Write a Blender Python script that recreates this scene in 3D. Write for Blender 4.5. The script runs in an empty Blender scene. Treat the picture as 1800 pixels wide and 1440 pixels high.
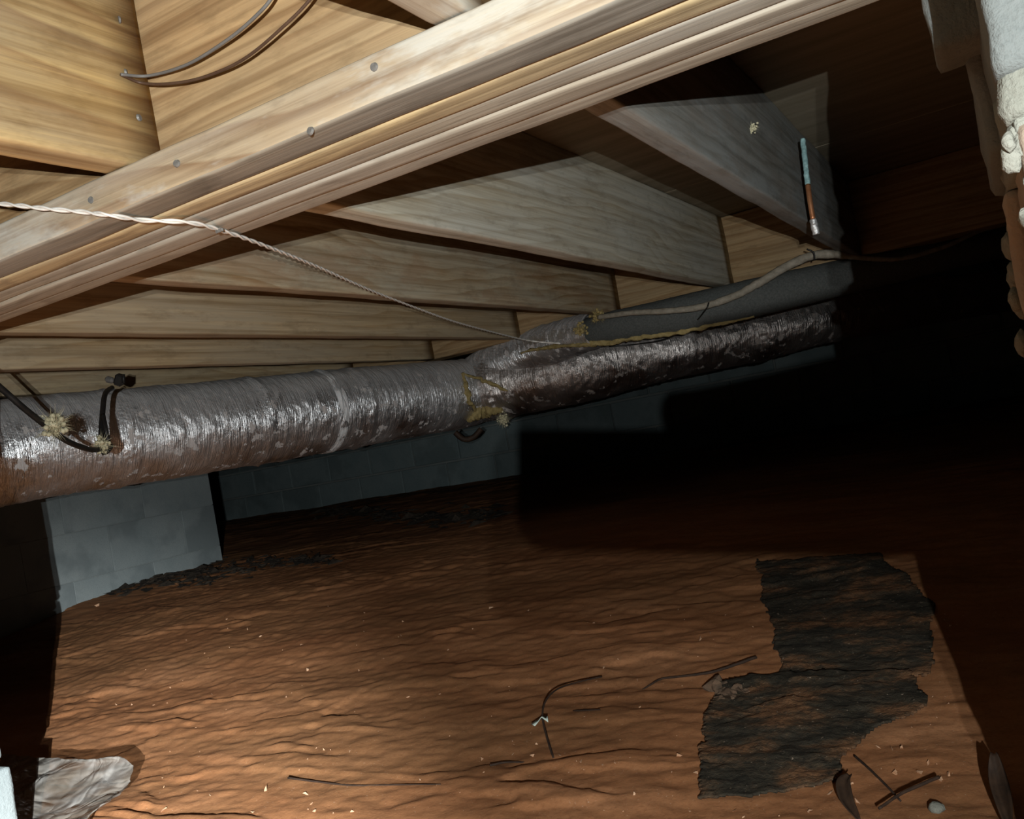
import bpy, bmesh, math, random
import numpy as np
from mathutils import Matrix, Vector

random.seed(7)
SC = bpy.context.scene
COL = SC.collection

# ------------------------------------------------------------------ camera
# World axes: X runs along the girders, Y along the joists, Z up.
# The lens sits at EYE, about half a metre above the soil.
EYE = np.array([0.0, 0.0, 0.5])
F = 1613.0                                     # focal length in pixels of the 1800x1440 frame
R = np.array([[0.85770111, 0.16943359, -0.48542874],     # columns: camera right, up, forward
              [0.48224080, 0.06231702, 0.87381943],
              [-0.17830483, 0.98356944, 0.02825841]])
cam_data = bpy.data.cameras.new('camera')
cam_data.sensor_fit = 'HORIZONTAL'
cam_data.sensor_width = 36.0
cam_data.lens = 36.0 * F / 1800.0
cam_data.clip_start = 0.005
cam_data.clip_end = 60
cam = bpy.data.objects.new('camera', cam_data)
COL.objects.link(cam)
M = Matrix(((R[0, 0], R[0, 1], -R[0, 2], EYE[0]),
            (R[1, 0], R[1, 1], -R[1, 2], EYE[1]),
            (R[2, 0], R[2, 1], -R[2, 2], EYE[2]),
            (0, 0, 0, 1)))
cam.matrix_world = M
SC.camera = cam

# ------------------------------------------------------------------ world, light, exposure
world = bpy.data.worlds.new('world')
SC.world = world
world.use_nodes = True
world.node_tree.nodes['Background'].inputs['Color'].default_value = (0.5, 0.6, 0.8, 1)
world.node_tree.nodes['Background'].inputs['Strength'].default_value = 0.0

SC.view_settings.view_transform = 'Standard'
SC.view_settings.look = 'None'
SC.view_settings.gamma = 1.0
SC.view_settings.use_curve_mapping = False
SC.view_settings.exposure = 0.0


def cv(x, y, z):
    """A point given as metres right of, above and ahead of the lens."""
    return EYE + R @ np.array([x, y, z])


def ray(px, py):
    return R @ np.array([px - 900.0, 720.0 - py, F])


# the emitters of the hand torch held behind the phone: two wide ones, and the
# narrow hot spot that falls on the soil at the lower left
for (lx, ly, lz), P, cone, aim in (((-0.021, 0.000, -0.36), 88.0, 112, (720, 650)),
                                   ((-0.011, 0.0256, -0.36), 52.0, 112, (720, 650)),
                                   ((-0.021, -0.004, -0.36), 980.0, 44, (260, 1575))):
    ld = bpy.data.lights.new('torch_emitter', 'SPOT')
    ld.energy = P
    ld.spot_size = math.radians(cone)
    ld.spot_blend = 1.0
    ld.color = (0.95, 1.0, 1.0)
    ld.shadow_soft_size = 0.002
    lo = bpy.data.objects.new('torch_emitter', ld)
    lo.location = cv(lx, ly, lz)
    lo.rotation_euler = Vector(ray(*aim)).to_track_quat('-Z', 'Y').to_euler()
    COL.objects.link(lo)


# ------------------------------------------------------------------ maths helpers

def C(px, py, depth):
    """Point on the sight line of a pixel at a given distance ahead of the lens."""
    return EYE + ray(px, py) * depth / F


def onY(px, py, Y):
    d = ray(px, py)
    return EYE + d * (Y - EYE[1]) / d[1]


def onX(px, py, X):
    d = ray(px, py)
    return EYE + d * (X - EYE[0]) / d[0]


def onZ(px, py, Z):
    d = ray(px, py)
    return EYE + d * (Z - EYE[2]) / d[2]


_rs = np.random.RandomState(11)
_PERM = np.concatenate([_rs.permutation(256)] * 3)
_GRAD = _rs.normal(size=(256, 3))
_GRAD /= np.linalg.norm(_GRAD, axis=1)[:, None]


def pnoise(p):
    """Gradient noise for an array of 3D points, about -0.7..0.7."""
    p = np.asarray(p, float)
    i = np.floor(p).astype(int)
    f = p - i
    u = f * f * f * (f * (f * 6 - 15) + 10)
    i &= 255
    out = 0.0
    for dx in (0, 1):
        wx = u[..., 0] if dx else 1 - u[..., 0]
        for dy in (0, 1):
            wy = u[..., 1] if dy else 1 - u[..., 1]
            for dz in (0, 1):
                wz = u[..., 2] if dz else 1 - u[..., 2]
                h = _PERM[_PERM[_PERM[(i[..., 0] + dx) & 255] + ((i[..., 1] + dy) & 255)] + ((i[..., 2] + dz) & 255)]
                g = _GRAD[h]
                d = g[..., 0] * (f[..., 0] - dx) + g[..., 1] * (f[..., 1] - dy) + g[..., 2] * (f[..., 2] - dz)
                out = out + wx * wy * wz * d
    return out


def fbm(p, oct=4, gain=0.5):
    p = np.asarray(p, float)
    a, s, out = 1.0, 1.0, 0.0
    for k in range(oct):
        out = out + a * pnoise(p * s + 17.3 * k)
        a *= gain
        s *= 2.03
    return out


def smooth01(t):
    t = np.clip(t, 0, 1)
    return t * t * (3 - 2 * t)


def floor_base(X, Y):
    """Lie of the soil, in world Z."""
    t = smooth01((Y - 1.05) / 1.9)
    z = -0.50 + 0.165 * t
    z = z + 0.07 * smooth01((Y - 3.0) / 2.3)
    return z + 0.5


def floor_z(X, Y):
    X = np.asarray(X, float)
    Y = np.asarray(Y, float)
    o = np.zeros_like(X)
    fade = smooth01((7.0 - Y) / 6.0) * 0.7 + 0.3
    # broad lumps
    z = 0.014 * fbm(np.stack([X * 1.3, Y * 1.9, o], -1), 3)
    # long ripples and steps across the slope
    wx = X + 0.15 * Y + 0.12 * fbm(np.stack([X * 2, Y * 2, o + 5], -1), 2)
    n = fbm(np.stack([wx * 1.9, Y * 5.6 - X * 0.4, o + 2.2], -1), 4, 0.55)
    z = z + fade * 0.0018 * (1 - np.abs(n) * 2.2) * (0.5 + 1.2 * np.clip(fbm(np.stack([X * 1.1, Y * 1.6, o + 12], -1), 2) + 0.35, 0, 1))
    n2 = fbm(np.stack([wx * 4.2, Y * 12.0, o + 8.2], -1), 3, 0.55)
    z = z + fade * 0.0012 * np.clip(n2 * 2.2, -1, 1)
    n4 = fbm(np.stack([wx * 1.3 + 4, Y * 4.2 - X * 0.3, o + 21.2], -1), 4, 0.55)
    amp = np.clip(fbm(np.stack([X * 2.1, Y * 2.6, o + 33], -1), 2) * 2 + 0.45, 0, 1)
    z = z + 0.0065 * amp * (smooth01(n4 * 16 + 0.5) - smooth01((n4 - 0.22) * 16 + 0.5))
    # grit
    n3 = fbm(np.stack([X * 26, Y * 34, o + 3.1], -1), 3, 0.6)
    z = z + 0.0032 * n3 + 0.0042 * fbm(np.stack([X * 8, Y * 11, o + 44], -1), 3, 0.6)
    return floor_base(X, Y) + z - 0.012


def fz(x, y):
    return float(floor_z(np.array([x]), np.array([y]))[0])


def floor_hit(px, py, lift=0.0):
    d = ray(px, py)
    ts = np.linspace(0.5, 7.5, 4000) / np.linalg.norm(d)
    P = EYE[None] + d[None] * ts[:, None]
    h = P[:, 2] - floor_z(P[:, 0], P[:, 1]) - lift
    if not (h < 0).any():
        return None
    k = int(np.argmax(h < 0))
    return P[k]


# ------------------------------------------------------------------ object helpers
def tag(o, label=None, cat=None, group=None, kind=None):
    if label:
        o['label'] = label
    if cat:
        o['category'] = cat
    if group:
        o['group'] = group
    if kind:
        o['kind'] = kind
    return o


def mesh_obj(name, verts, faces, mat, parent=None, smooth=True, loc=None):
    me = bpy.data.meshes.new(name)
    me.from_pydata([tuple(map(float, v)) for v in verts], [], faces)
    me.validate()
    me.update()
    if smooth:
        me.polygons.foreach_set('use_smooth', [True] * len(me.polygons))
    if mat:
        me.materials.append(mat)
    o = bpy.data.objects.new(name, me)
    COL.objects.link(o)
    if parent is not None:
        o.parent = parent
    if loc is not None:
        o.location = loc
    return o


def grid_obj(name, P, mat, parent=None, keep=None, smooth=True, wrap=False):
    """P: array (rows, cols, 3)."""
    nr, nc = P.shape[:2]
    idx = np.arange(nr * nc).reshape(nr, nc)
    if wrap:
        a = idx[:-1, :]
        b = idx[1:, :]
        a2 = np.roll(a, -1, 1)
        b2 = np.roll(b, -1, 1)
        q = np.stack([a, a2, b2, b], -1).reshape(-1, 4)
    else:
        q = np.stack([idx[:-1, :-1], idx[:-1, 1:], idx[1:, 1:], idx[1:, :-1]], -1)
        if keep is not None:
            q = q[keep]
        q = q.reshape(-1, 4)
    V = P.reshape(-1, 3)
    if keep is not None:
        used = np.unique(q)
        remap = -np.ones(len(V), int)
        remap[used] = np.arange(len(used))
        V = V[used]
        q = remap[q]
    me = bpy.data.meshes.new(name)
    me.vertices.add(len(V))
    me.vertices.foreach_set('co', V.astype(np.float32).ravel())
    me.loops.add(q.size)
    me.loops.foreach_set('vertex_index', q.astype(np.int32).ravel())
    me.polygons.add(len(q))
    me.polygons.foreach_set('loop_start', np.arange(0, q.size, 4, dtype=np.int32))
    me.update(calc_edges=True)
    if smooth:
        me.polygons.foreach_set('use_smooth', np.ones(len(q), bool))
    me.materials.append(mat)
    o = bpy.data.objects.new(name, me)
    COL.objects.link(o)
    if parent is not None:
        o.parent = parent
    return o


def empty(name, loc):
    o = bpy.data.objects.new(name, None)
    o.empty_display_size = 0.05
    o.location = tuple(map(float, loc))
    COL.objects.link(o)
    return o


def keep_world(o, parent):
    """Parent a mesh whose vertices are in world coordinates."""
    o.parent = parent
    o.matrix_parent_inverse = Matrix.Translation(parent.location).inverted()
    return o


def frames(P):
    P = np.asarray(P, float)
    T = np.gradient(P, axis=0)
    T /= np.linalg.norm(T, axis=1)[:, None]
    N = np.zeros_like(P)
    ref = np.array([0, 0, 1.0])
    if abs(T[0] @ ref) > 0.95:
        ref = np.array([1.0, 0, 0])
    n = ref - T[0] * (ref @ T[0])
    N[0] = n / np.linalg.norm(n)
    for i in range(1, len(P)):
        n = N[i - 1] - T[i] * (N[i - 1] @ T[i])
        N[i] = n / np.linalg.norm(n)
    B = np.cross(T, N)
    return T, N, B


def spline(pts, n):
    """Catmull-Rom through points, n samples evenly spread over the segments."""
    P = np.asarray(pts, float)
    Q = np.vstack([2 * P[0] - P[1], P, 2 * P[-1] - P[-2]])
    seg = len(P) - 1
    t = np.linspace(0, seg - 1e-9, n)
    i = t.astype(int)
    u = (t - i)[:, None]
    p0, p1, p2, p3 = Q[i], Q[i + 1], Q[i + 2], Q[i + 3]
    return 0.5 * ((2 * p1) + (p2 - p0) * u + (2 * p0 - 5 * p1 + 4 * p2 - p3) * u ** 2 + (3 * p1 - p0 - 3 * p2 + p3) * u ** 3)


def tube(name, pts, r, mat, parent=None, nseg=10, rough=0.0, fr=30.0):
    P = np.asarray(pts, float)
    n = len(P)
    r = np.broadcast_to(np.asarray(r, float), (n,))
    T, N, B = frames(P)
    a = np.linspace(0, 2 * math.pi, nseg, endpoint=False)
    ring = np.cos(a)[None, :, None] * N[:, None] + np.sin(a)[None, :, None] * B[:, None]
    rr = np.repeat(r[:, None], nseg, 1)
    if rough:
        rr = rr * (1 + rough * fbm(P[:, None] * fr + ring * 1.3, 3))
    V = P[:, None] + ring * rr[..., None]
    verts = list(V.reshape(-1, 3)) + [P[0], P[-1]]
    faces = []
    for i in range(n - 1):
        for j in range(nseg):
            k = (j + 1) % nseg
            faces.append((i * nseg + j, i * nseg + k, (i + 1) * nseg + k, (i + 1) * nseg + j))
    for j in range(nseg):
        k = (j + 1) % nseg
        faces.append((n * nseg, k, j))
        faces.append((n * nseg + 1, (n - 1) * nseg + j, (n - 1) * nseg + k))
    return mesh_obj(name, verts, faces, mat, parent)


def lumber_mesh(name, length, w, h, r=0.004, seg=30, wob=0.0015, seed=0.0, skew=0.0):
    """A sawn board: local Y along the grain, X across (w), Z up (h); origin at the lower start corner's middle."""
    prof = []
    for cx, cz, a0 in ((w / 2 - r, r, -90), (w / 2 - r, h - r, 0), (-w / 2 + r, h - r, 90), (-w / 2 + r, r, 180)):
        for k in range(4):
            a = math.radians(a0 + 30 * k)
            prof.append((cx + r * math.cos(a), cz + r * math.sin(a)))
    # extra points on the wide faces so that they can wander a little
    full = []
    m = len(prof)
    for i in range(m):
        p, q = prof[i], prof[(i + 1) % m]
        full.append(p)
        if math.dist(p, q) > 0.02:
            for k in range(1, 4):
                t = k / 4
                full.append((p[0] + (q[0] - p[0]) * t, p[1] + (q[1] - p[1]) * t))
    prof = np.array(full)
    m = len(prof)
    ys = np.linspace(0, length, seg + 1)
    V = np.zeros((seg + 1, m, 3))
    V[..., 0] = prof[None, :, 0]
    V[..., 1] = ys[:, None]
    V[..., 2] = prof[None, :, 1]
    q = V * np.array([9, 5, 9]) + seed
    V[..., 0] += wob * fbm(q, 3) * 1.5
    V[..., 2] += wob * fbm(q + 40, 3) * 1.5
    V[..., 0] += skew * ys[:, None]
    verts = list(V.reshape(-1, 3))
    faces = []
    for i in range(seg):
        for j in range(m):
            k = (j + 1) % m
            faces.append((i * m + j, i * m + k, (i + 1) * m + k, (i + 1) * m + j))
    faces.append(tuple(range(m)))
    faces.append(tuple(seg * m + j for j in reversed(range(m))))
    me = bpy.data.meshes.new(name)
    me.from_pydata([tuple(map(float, v)) for v in verts], [], faces)
    # flipping is harmless for closed boards; make normals point out
    bm = bmesh.new()
    bm.from_mesh(me)
    bmesh.ops.recalc_face_normals(bm, faces=bm.faces)
    bm.to_mesh(me)
    bm.free()
    me.polygons.foreach_set('use_smooth', [len(p.vertices) == 4 for p in me.polygons])
    return me


def lumber(name, start, length, w, h, mat, parent=None, along='Y', **kw):
    me = lumber_mesh(name, length, w, h, **kw)
    me.materials.append(mat)
    o = bpy.data.objects.new(name, me)
    COL.objects.link(o)
    o.location = tuple(map(float, start))
    if along == 'X':
        o.rotation_euler = (0, 0, -math.pi / 2)       # local Y -> world X
    if parent is not None:
        o.parent = parent
        o.matrix_parent_inverse = Matrix.Translation(parent.location).inverted()
    return o


def block_mesh(name, sx, sy, sz, bev=0.006, cuts=0, rough=0.0, fr=18.0, seed=0.0):
    bm = bmesh.new()
    bmesh.ops.create_cube(bm, size=1.0)
    for v in bm.verts:
        v.co = Vector((v.co.x * sx, v.co.y * sy, v.co.z * sz))
    if bev:
        bmesh.ops.bevel(bm, geom=list(bm.edges), offset=bev, segments=2 if cuts else 1, affect='EDGES', profile=0.6)
    if cuts:
        bmesh.ops.subdivide_edges(bm, edges=[e for e in bm.edges if e.calc_length() > 0.05], cuts=cuts, use_grid_fill=True)
        bmesh.ops.triangulate(bm, faces=bm.faces)
        bm.normal_update()
        co = np.array([v.co for v in bm.verts])
        nn = np.array([v.normal for v in bm.verts])
        d = rough * fbm(co * fr + seed, 4)
        for v, c, n, k in zip(bm.verts, co, nn, d):
            v.co = Vector(c + n * k)
    me = bpy.data.meshes.new(name)
    bm.to_mesh(me)
    bm.free()
    if cuts:
        me.polygons.foreach_set('use_smooth', [True] * len(me.polygons))
    return me


def put(name, me, loc, mat=None, parent=None, rot=None):
    if mat is not None and not me.materials:
        me.materials.append(mat)
    o = bpy.data.objects.new(name, me)
    COL.objects.link(o)
    o.location = tuple(map(float, loc))
    if rot is not None:
        o.rotation_euler = rot
    if parent is not None:
        o.parent = parent
        o.matrix_parent_inverse = Matrix.Translation(parent.location).inverted()
    return o


# ------------------------------------------------------------------ materials
class NT:
    def __init__(self, name):
        self.m = bpy.data.materials.new(name)
        self.m.use_nodes = True
        self.t = self.m.node_tree
        self.bsdf = self.t.nodes['Principled BSDF']
        self.out = self.t.nodes['Material Output']

    def n(self, typ, **kw):
        nd = self.t.nodes.new(typ)
        for k, v in kw.items():
            if k in nd.inputs:
                self.set(nd.inputs[k], v)
            else:
                setattr(nd, k, v)
        return nd

    def set(self, sock, v):
        if isinstance(v, bpy.types.NodeSocket):
            self.t.links.new(v, sock)
        else:
            sock.default_value = v

    def obj(self, rnd=0.0):
        c = self.n('ShaderNodeTexCoord').outputs['Object']
        if rnd:
            i = self.n('ShaderNodeObjectInfo').outputs['Random']
            mul = self.n('ShaderNodeMath', operation='MULTIPLY')
            self.set(mul.inputs[0], i)
            mul.inputs[1].default_value = rnd
            cx = self.n('ShaderNodeCombineXYZ')
            self.set(cx.inputs[1], mul.outputs[0])
            self.set(cx.inputs[2], mul.outputs[0])
            a = self.n('ShaderNodeVectorMath', operation='ADD')
            self.set(a.inputs[0], c)
            self.set(a.inputs[1], cx.outputs[0])
            c = a.outputs[0]
        return c

    def map(self, vec, scale=(1, 1, 1), loc=(0, 0, 0), rot=(0, 0, 0)):
        m = self.n('ShaderNodeMapping')
        self.set(m.inputs['Vector'], vec)
        m.inputs['Scale'].default_value = scale
        m.inputs['Location'].default_value = loc
        m.inputs['Rotation'].default_value = rot
        return m.outputs[0]

    def noise(self, vec, scale=5, detail=4, rough=0.55, dist=0.0):
        nd = self.n('ShaderNodeTexNoise')
        self.set(nd.inputs['Vector'], vec)
        nd.inputs['Scale'].default_value = scale
        nd.inputs['Detail'].default_value = detail
        nd.inputs['Roughness'].default_value = rough
        nd.inputs['Distortion'].default_value = dist
        return nd.outputs['Fac']

    def ramp(self, fac, stops, interp='LINEAR'):
        nd = self.n('ShaderNodeValToRGB')
        self.set(nd.inputs[0], fac)
        cr = nd.color_ramp
        cr.interpolation = interp
        while len(cr.elements) < len(stops):
            cr.elements.new(0.5)
        for e, (p, c) in zip(cr.elements, stops):
            e.position = p
            if not hasattr(c, '__len__'):
                c = (c, c, c)
            e.color = (*c[:3], 1)
        return nd.outputs['Color']

    def mix(self, fac, a, b, mode='MIX'):
        nd = self.n('ShaderNodeMix', data_type='RGBA', blend_type=mode)
        self.set(nd.inputs[0], fac)
        for s, v in ((nd.inputs[6], a), (nd.inputs[7], b)):
            if isinstance(v, (tuple, list)):
                v = (*v[:3], 1)
            self.set(s, v)
        return nd.outputs[2]

    def math(self, op, a, b=0.0):
        nd = self.n('ShaderNodeMath', operation=op)
        self.set(nd.inputs[0], a)
        self.set(nd.inputs[1], b)
        return nd.outputs[0]

    def bump(self, h, dist=0.002, strength=1.0, normal=None):
        nd = self.n('ShaderNodeBump')
        self.set(nd.inputs['Height'], h)
        nd.inputs['Distance'].default_value = dist
        nd.inputs['Strength'].default_value = strength
        if normal is not None:
            self.set(nd.inputs['Normal'], normal)
        return nd.outputs[0]

    def done(self, color=None, rough=None, metal=None, normal=None, spec=None, **kw):
        b = self.bsdf
        if color is not None:
            self.set(b.inputs['Base Color'], (*color, 1) if isinstance(color, (tuple, list)) and len(color) == 3 else color)
        if rough is not None:
            self.set(b.inputs['Roughness'], rough)
        if metal is not None:
            self.set(b.inputs['Metallic'], metal)
        if normal is not None:
            self.set(b.inputs['Normal'], normal)
        if spec is not None:
            self.set(b.inputs['Specular IOR Level'], spec)
        for k, v in kw.items():
            self.set(b.inputs[k], v)
        return self.m


def wood(name, light, dark, grey, grey_amt=0.4, ring=26.0, spread=1.0, stain=None, stain_amt=0.0, center=(0.05, 0.0, 0.16), edge_grey=None):
    t = NT(name)
    v = t.obj(rnd=7.0)
    # growth rings cut along the board, stretched far along the grain
    warp = t.noise(t.map(v, (2.2, 0.9, 2.2)), 1.0, 3, 0.5)
    vm = t.map(v, (1, 0.06, 1), loc=(-center[0], -center[1], -center[2]))
    off = t.n('ShaderNodeVectorMath', operation='MULTIPLY_ADD')
    cxyz = t.n('ShaderNodeCombineXYZ')
    t.set(cxyz.inputs[0], warp)
    t.set(cxyz.inputs[2], warp)
    t.set(off.inputs[0], cxyz.outputs[0])
    off.inputs[1].default_value = (0.16 * spread, 0, 0.16 * spread)
    t.set(off.inputs[2], vm)
    wv = t.n('ShaderNodeTexWave', wave_type='RINGS', rings_direction='Y', wave_profile='SAW')
    t.set(wv.inputs['Vector'], off.outputs[0])
    wv.inputs['Scale'].default_value = ring
    wv.inputs['Distortion'].default_value = 1.2
    wv.inputs['Detail'].default_value = 2.0
    wv.inputs['Detail Scale'].default_value = 1.5
    rings = wv.outputs['Fac']
    fine = t.noise(t.map(v, (160, 4.0, 160)), 1.0, 4, 0.6)
    col = t.mix(t.ramp(rings, [(0.0, 0.0), (0.55, 0.25), (0.92, 1.0), (1.0, 0.2)]), light, dark)
    col = t.mix(t.ramp(fine, [(0.3, 0.55), (0.62, 0.0)]), col, tuple(c * 0.62 for c in dark))
    big = t.noise(t.map(v, (7, 1.6, 7)), 1.0, 5, 0.6)
    g = t.math('MULTIPLY', t.ramp(big, [(0.36, 0.0), (0.62, 1.0)]), grey_amt)
    col = t.mix(g, col, grey)
    if stain is not None:
        s = t.noise(t.map(v, (16, 5, 16), loc=(3, 1, 2)), 1.0, 5, 0.65)
        col = t.mix(t.math('MULTIPLY', t.ramp(s, [(0.47, 0.0), (0.58, 1.0)]), stain_amt), col, stain)
    streak = t.noise(t.map(v, (75, 0.9, 75), loc=(5, 3, 1)), 1.0, 4, 0.65)
    col = t.mix(t.ramp(streak, [(0.34, 0.55), (0.50, 0.0)]), col, tuple(c * 0.62 for c in dark))
    col = t.mix(t.ramp(streak, [(0.54, 0.0), (0.68, 0.35)]), col, tuple(min(1, c * 1.3) for c in light))
    blotch = t.noise(t.map(v, (40, 12, 40)), 1.0, 4, 0.7)
    col = t.mix(t.ramp(blotch, [(0.30, 0.35), (0.48, 0.0)]), col, tuple(c * 0.4 for c in dark))
    h = t.math('ADD', t.math('MULTIPLY', rings, 0.35), t.math('MULTIPLY', fine, 0.8))
    return t.done(col, 0.78, 0.0, t.bump(h, 0.0012, 0.6), spec=0.25)


MAT = {}
MAT['near_wood'] = wood('warm_pine', (0.45, 0.30, 0.12), (0.24, 0.12, 0.034), (0.29, 0.25, 0.175), 0.5, 7.0, 1.6)
MAT['girder_face'] = wood('girder_pine', (0.39, 0.255, 0.125), (0.245, 0.135, 0.055), (0.31, 0.235, 0.145), 0.4, 12.0, 1.6)
MAT['ledger'] = wood('ledger_pine', (0.37, 0.285, 0.18), (0.23, 0.145, 0.08), (0.40, 0.355, 0.285), 0.8, 15.0, 1.2, (0.41, 0.385, 0.33), 0.9)
MAT['ply_yellow'] = wood('fresh_ply', (0.52, 0.40, 0.21), (0.33, 0.24, 0.125), (0.34, 0.30, 0.22), 0.5, 22.0)
MAT['ply_grey'] = wood('weathered_ply', (0.40, 0.35, 0.265), (0.26, 0.22, 0.155), (0.35, 0.33, 0.285), 0.8, 22.0)
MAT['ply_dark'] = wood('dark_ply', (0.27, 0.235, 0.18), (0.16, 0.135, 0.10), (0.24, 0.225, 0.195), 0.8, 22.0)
MAT['ply_brown'] = wood('dull_ply', (0.37, 0.315, 0.235), (0.25, 0.20, 0.14), (0.34, 0.31, 0.26), 0.7, 22.0)
MAT['joist_grey'] = wood('weathered_joist', (0.51, 0.46, 0.35), (0.34, 0.265, 0.16), (0.46, 0.445, 0.385), 0.85, 11.0, 1.9, center=(0.07, 0, 0.3))
MAT['joist_dusty'] = wood('dusty_joist', (0.275, 0.265, 0.235), (0.19, 0.175, 0.14), (0.275, 0.285, 0.275), 0.9, 9.0, 1.8, (0.20, 0.165, 0.13), 0.45)
MAT['joist_brown'] = wood('brown_joist', (0.42, 0.335, 0.215), (0.27, 0.175, 0.085), (0.35, 0.325, 0.25), 0.8, 10.0, 1.9, (0.23, 0.105, 0.04), 0.35, center=(0.07, 0, 0.26))
MAT['joist_tan'] = wood('tan_joist', (0.46, 0.345, 0.20), (0.34, 0.225, 0.11), (0.36, 0.305, 0.22), 0.7, 9.0, 1.7)
MAT['rim'] = wood('orange_rim', (0.33, 0.225, 0.115), (0.22, 0.125, 0.052), (0.25, 0.18, 0.105), 0.4, 9.0, 1.5)


def mat_subfloor():
    t = NT('brown_subfloor')
    v = t.obj()
    n = t.noise(t.map(v, (2.0, 22, 10)), 1.0, 5, 0.6)
    col = t.ramp(n, [(0.3, (0.19, 0.155, 0.10)), (0.7, (0.29, 0.245, 0.175))])
    k = t.noise(v, 40, 3)
    return t.done(col, 0.9, 0, t.bump(k, 0.001, 0.4), spec=0.15)


MAT['subfloor'] = mat_subfloor()


def mat_block(name, a, b, dark, bump=0.0025, patch=0.5):
    t = NT(name)
    v = t.obj(rnd=9.0)
    n = t.noise(v, 5.5, 5, 0.6)
    col = t.mix(t.ramp(n, [(0.35, 0.0), (0.65, 1.0)]), a, b)
    pt = t.noise(t.map(v, (1, 1, 1), loc=(4, 2, 9)), 3.0, 4, 0.6)
    col = t.mix(t.math('MULTIPLY', t.ramp(pt, [(0.5, 0.0), (0.6, 1.0)]), patch), col, dark)
    g = t.noise(v, 260, 3, 0.7)
    p = t.noise(v, 70, 4, 0.7)
    col = t.mix(t.ramp(g, [(0.30, 0.5), (0.5, 0.0)]), col, dark)
    h = t.math('ADD', t.math('MULTIPLY', g, 0.5), p)
    return t.done(col, 0.92, 0, t.bump(h, bump, 0.7), spec=0.2)


MAT['wall_block'] = mat_block('blue_grey_block', (0.20, 0.255, 0.26), (0.25, 0.30, 0.30), (0.13, 0.165, 0.165))
MAT['wall_mortar'] = mat_block('pale_mortar', (0.24, 0.27, 0.265), (0.30, 0.32, 0.30), (0.2, 0.21, 0.2))
MAT['pier_block'] = mat_block('painted_block', (0.26, 0.30, 0.305), (0.31, 0.345, 0.345), (0.185, 0.215, 0.22), 0.0012, 0.75)
MAT['pier_mortar'] = mat_block('smeared_mortar', (0.28, 0.31, 0.31), (0.33, 0.355, 0.345), (0.22, 0.245, 0.245))
MAT['left_block'] = mat_block('grey_block', (0.13, 0.15, 0.152), (0.165, 0.185, 0.187), (0.10, 0.118, 0.122), 0.003, 0.4)
MAT['near_block'] = mat_block('pale_block', (0.104, 0.112, 0.107), (0.130, 0.138, 0.132), (0.082, 0.09, 0.087), 0.003, 0.4)
MAT['near_mortar'] = mat_block('cream_mortar', (0.135, 0.135, 0.112), (0.175, 0.172, 0.145), (0.10, 0.098, 0.08), 0.004, 0.4)
MAT['peach_block'] = mat_block('peach_brick', (0.22, 0.145, 0.095), (0.24, 0.185, 0.14), (0.19, 0.165, 0.135), 0.003, 0.6)


def mat_soil():
    t = NT('red_clay')
    v = t.n('ShaderNodeTexCoord').outputs['Object']
    n = t.noise(t.map(v, (2.0, 5.0, 2.0)), 1.0, 6, 0.6)
    col = t.ramp(n, [(0.28, (0.235, 0.096, 0.040)), (0.5, (0.32, 0.140, 0.060)), (0.74, (0.41, 0.195, 0.092))])
    br = t.noise(t.map(v, (1.2, 2.6, 1), loc=(3, 7, 1)), 1.0, 4, 0.6)
    col = t.mix(t.ramp(br, [(0.46, 0.0), (0.62, 0.6)]), col, (0.215, 0.105, 0.045))
    gr = t.noise(v, 130, 4, 0.7)
    col = t.mix(t.ramp(gr, [(0.28, 0.45), (0.5, 0.0)]), col, (0.15, 0.055, 0.022))
    sp = t.noise(v, 300, 2, 0.5)
    col = t.mix(t.ramp(sp, [(0.70, 0.0), (0.76, 0.7)]), col, (0.58, 0.40, 0.28))
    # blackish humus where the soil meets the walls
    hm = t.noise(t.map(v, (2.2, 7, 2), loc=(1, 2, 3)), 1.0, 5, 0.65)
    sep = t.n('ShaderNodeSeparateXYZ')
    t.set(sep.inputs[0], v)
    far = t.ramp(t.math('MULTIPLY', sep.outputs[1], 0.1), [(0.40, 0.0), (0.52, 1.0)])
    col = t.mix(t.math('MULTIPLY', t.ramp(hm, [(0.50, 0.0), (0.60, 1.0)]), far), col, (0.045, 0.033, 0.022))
    h1 = t.noise(v, 95, 5, 0.7)
    h2 = t.noise(t.map(v, (15, 25, 15)), 1.0, 4, 0.6)
    h = t.math('ADD', t.math('MULTIPLY', h1, 0.5), t.math('MULTIPLY', h2, 0.12))
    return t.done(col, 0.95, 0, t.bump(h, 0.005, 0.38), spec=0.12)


MAT['soil'] = mat_soil()


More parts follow.
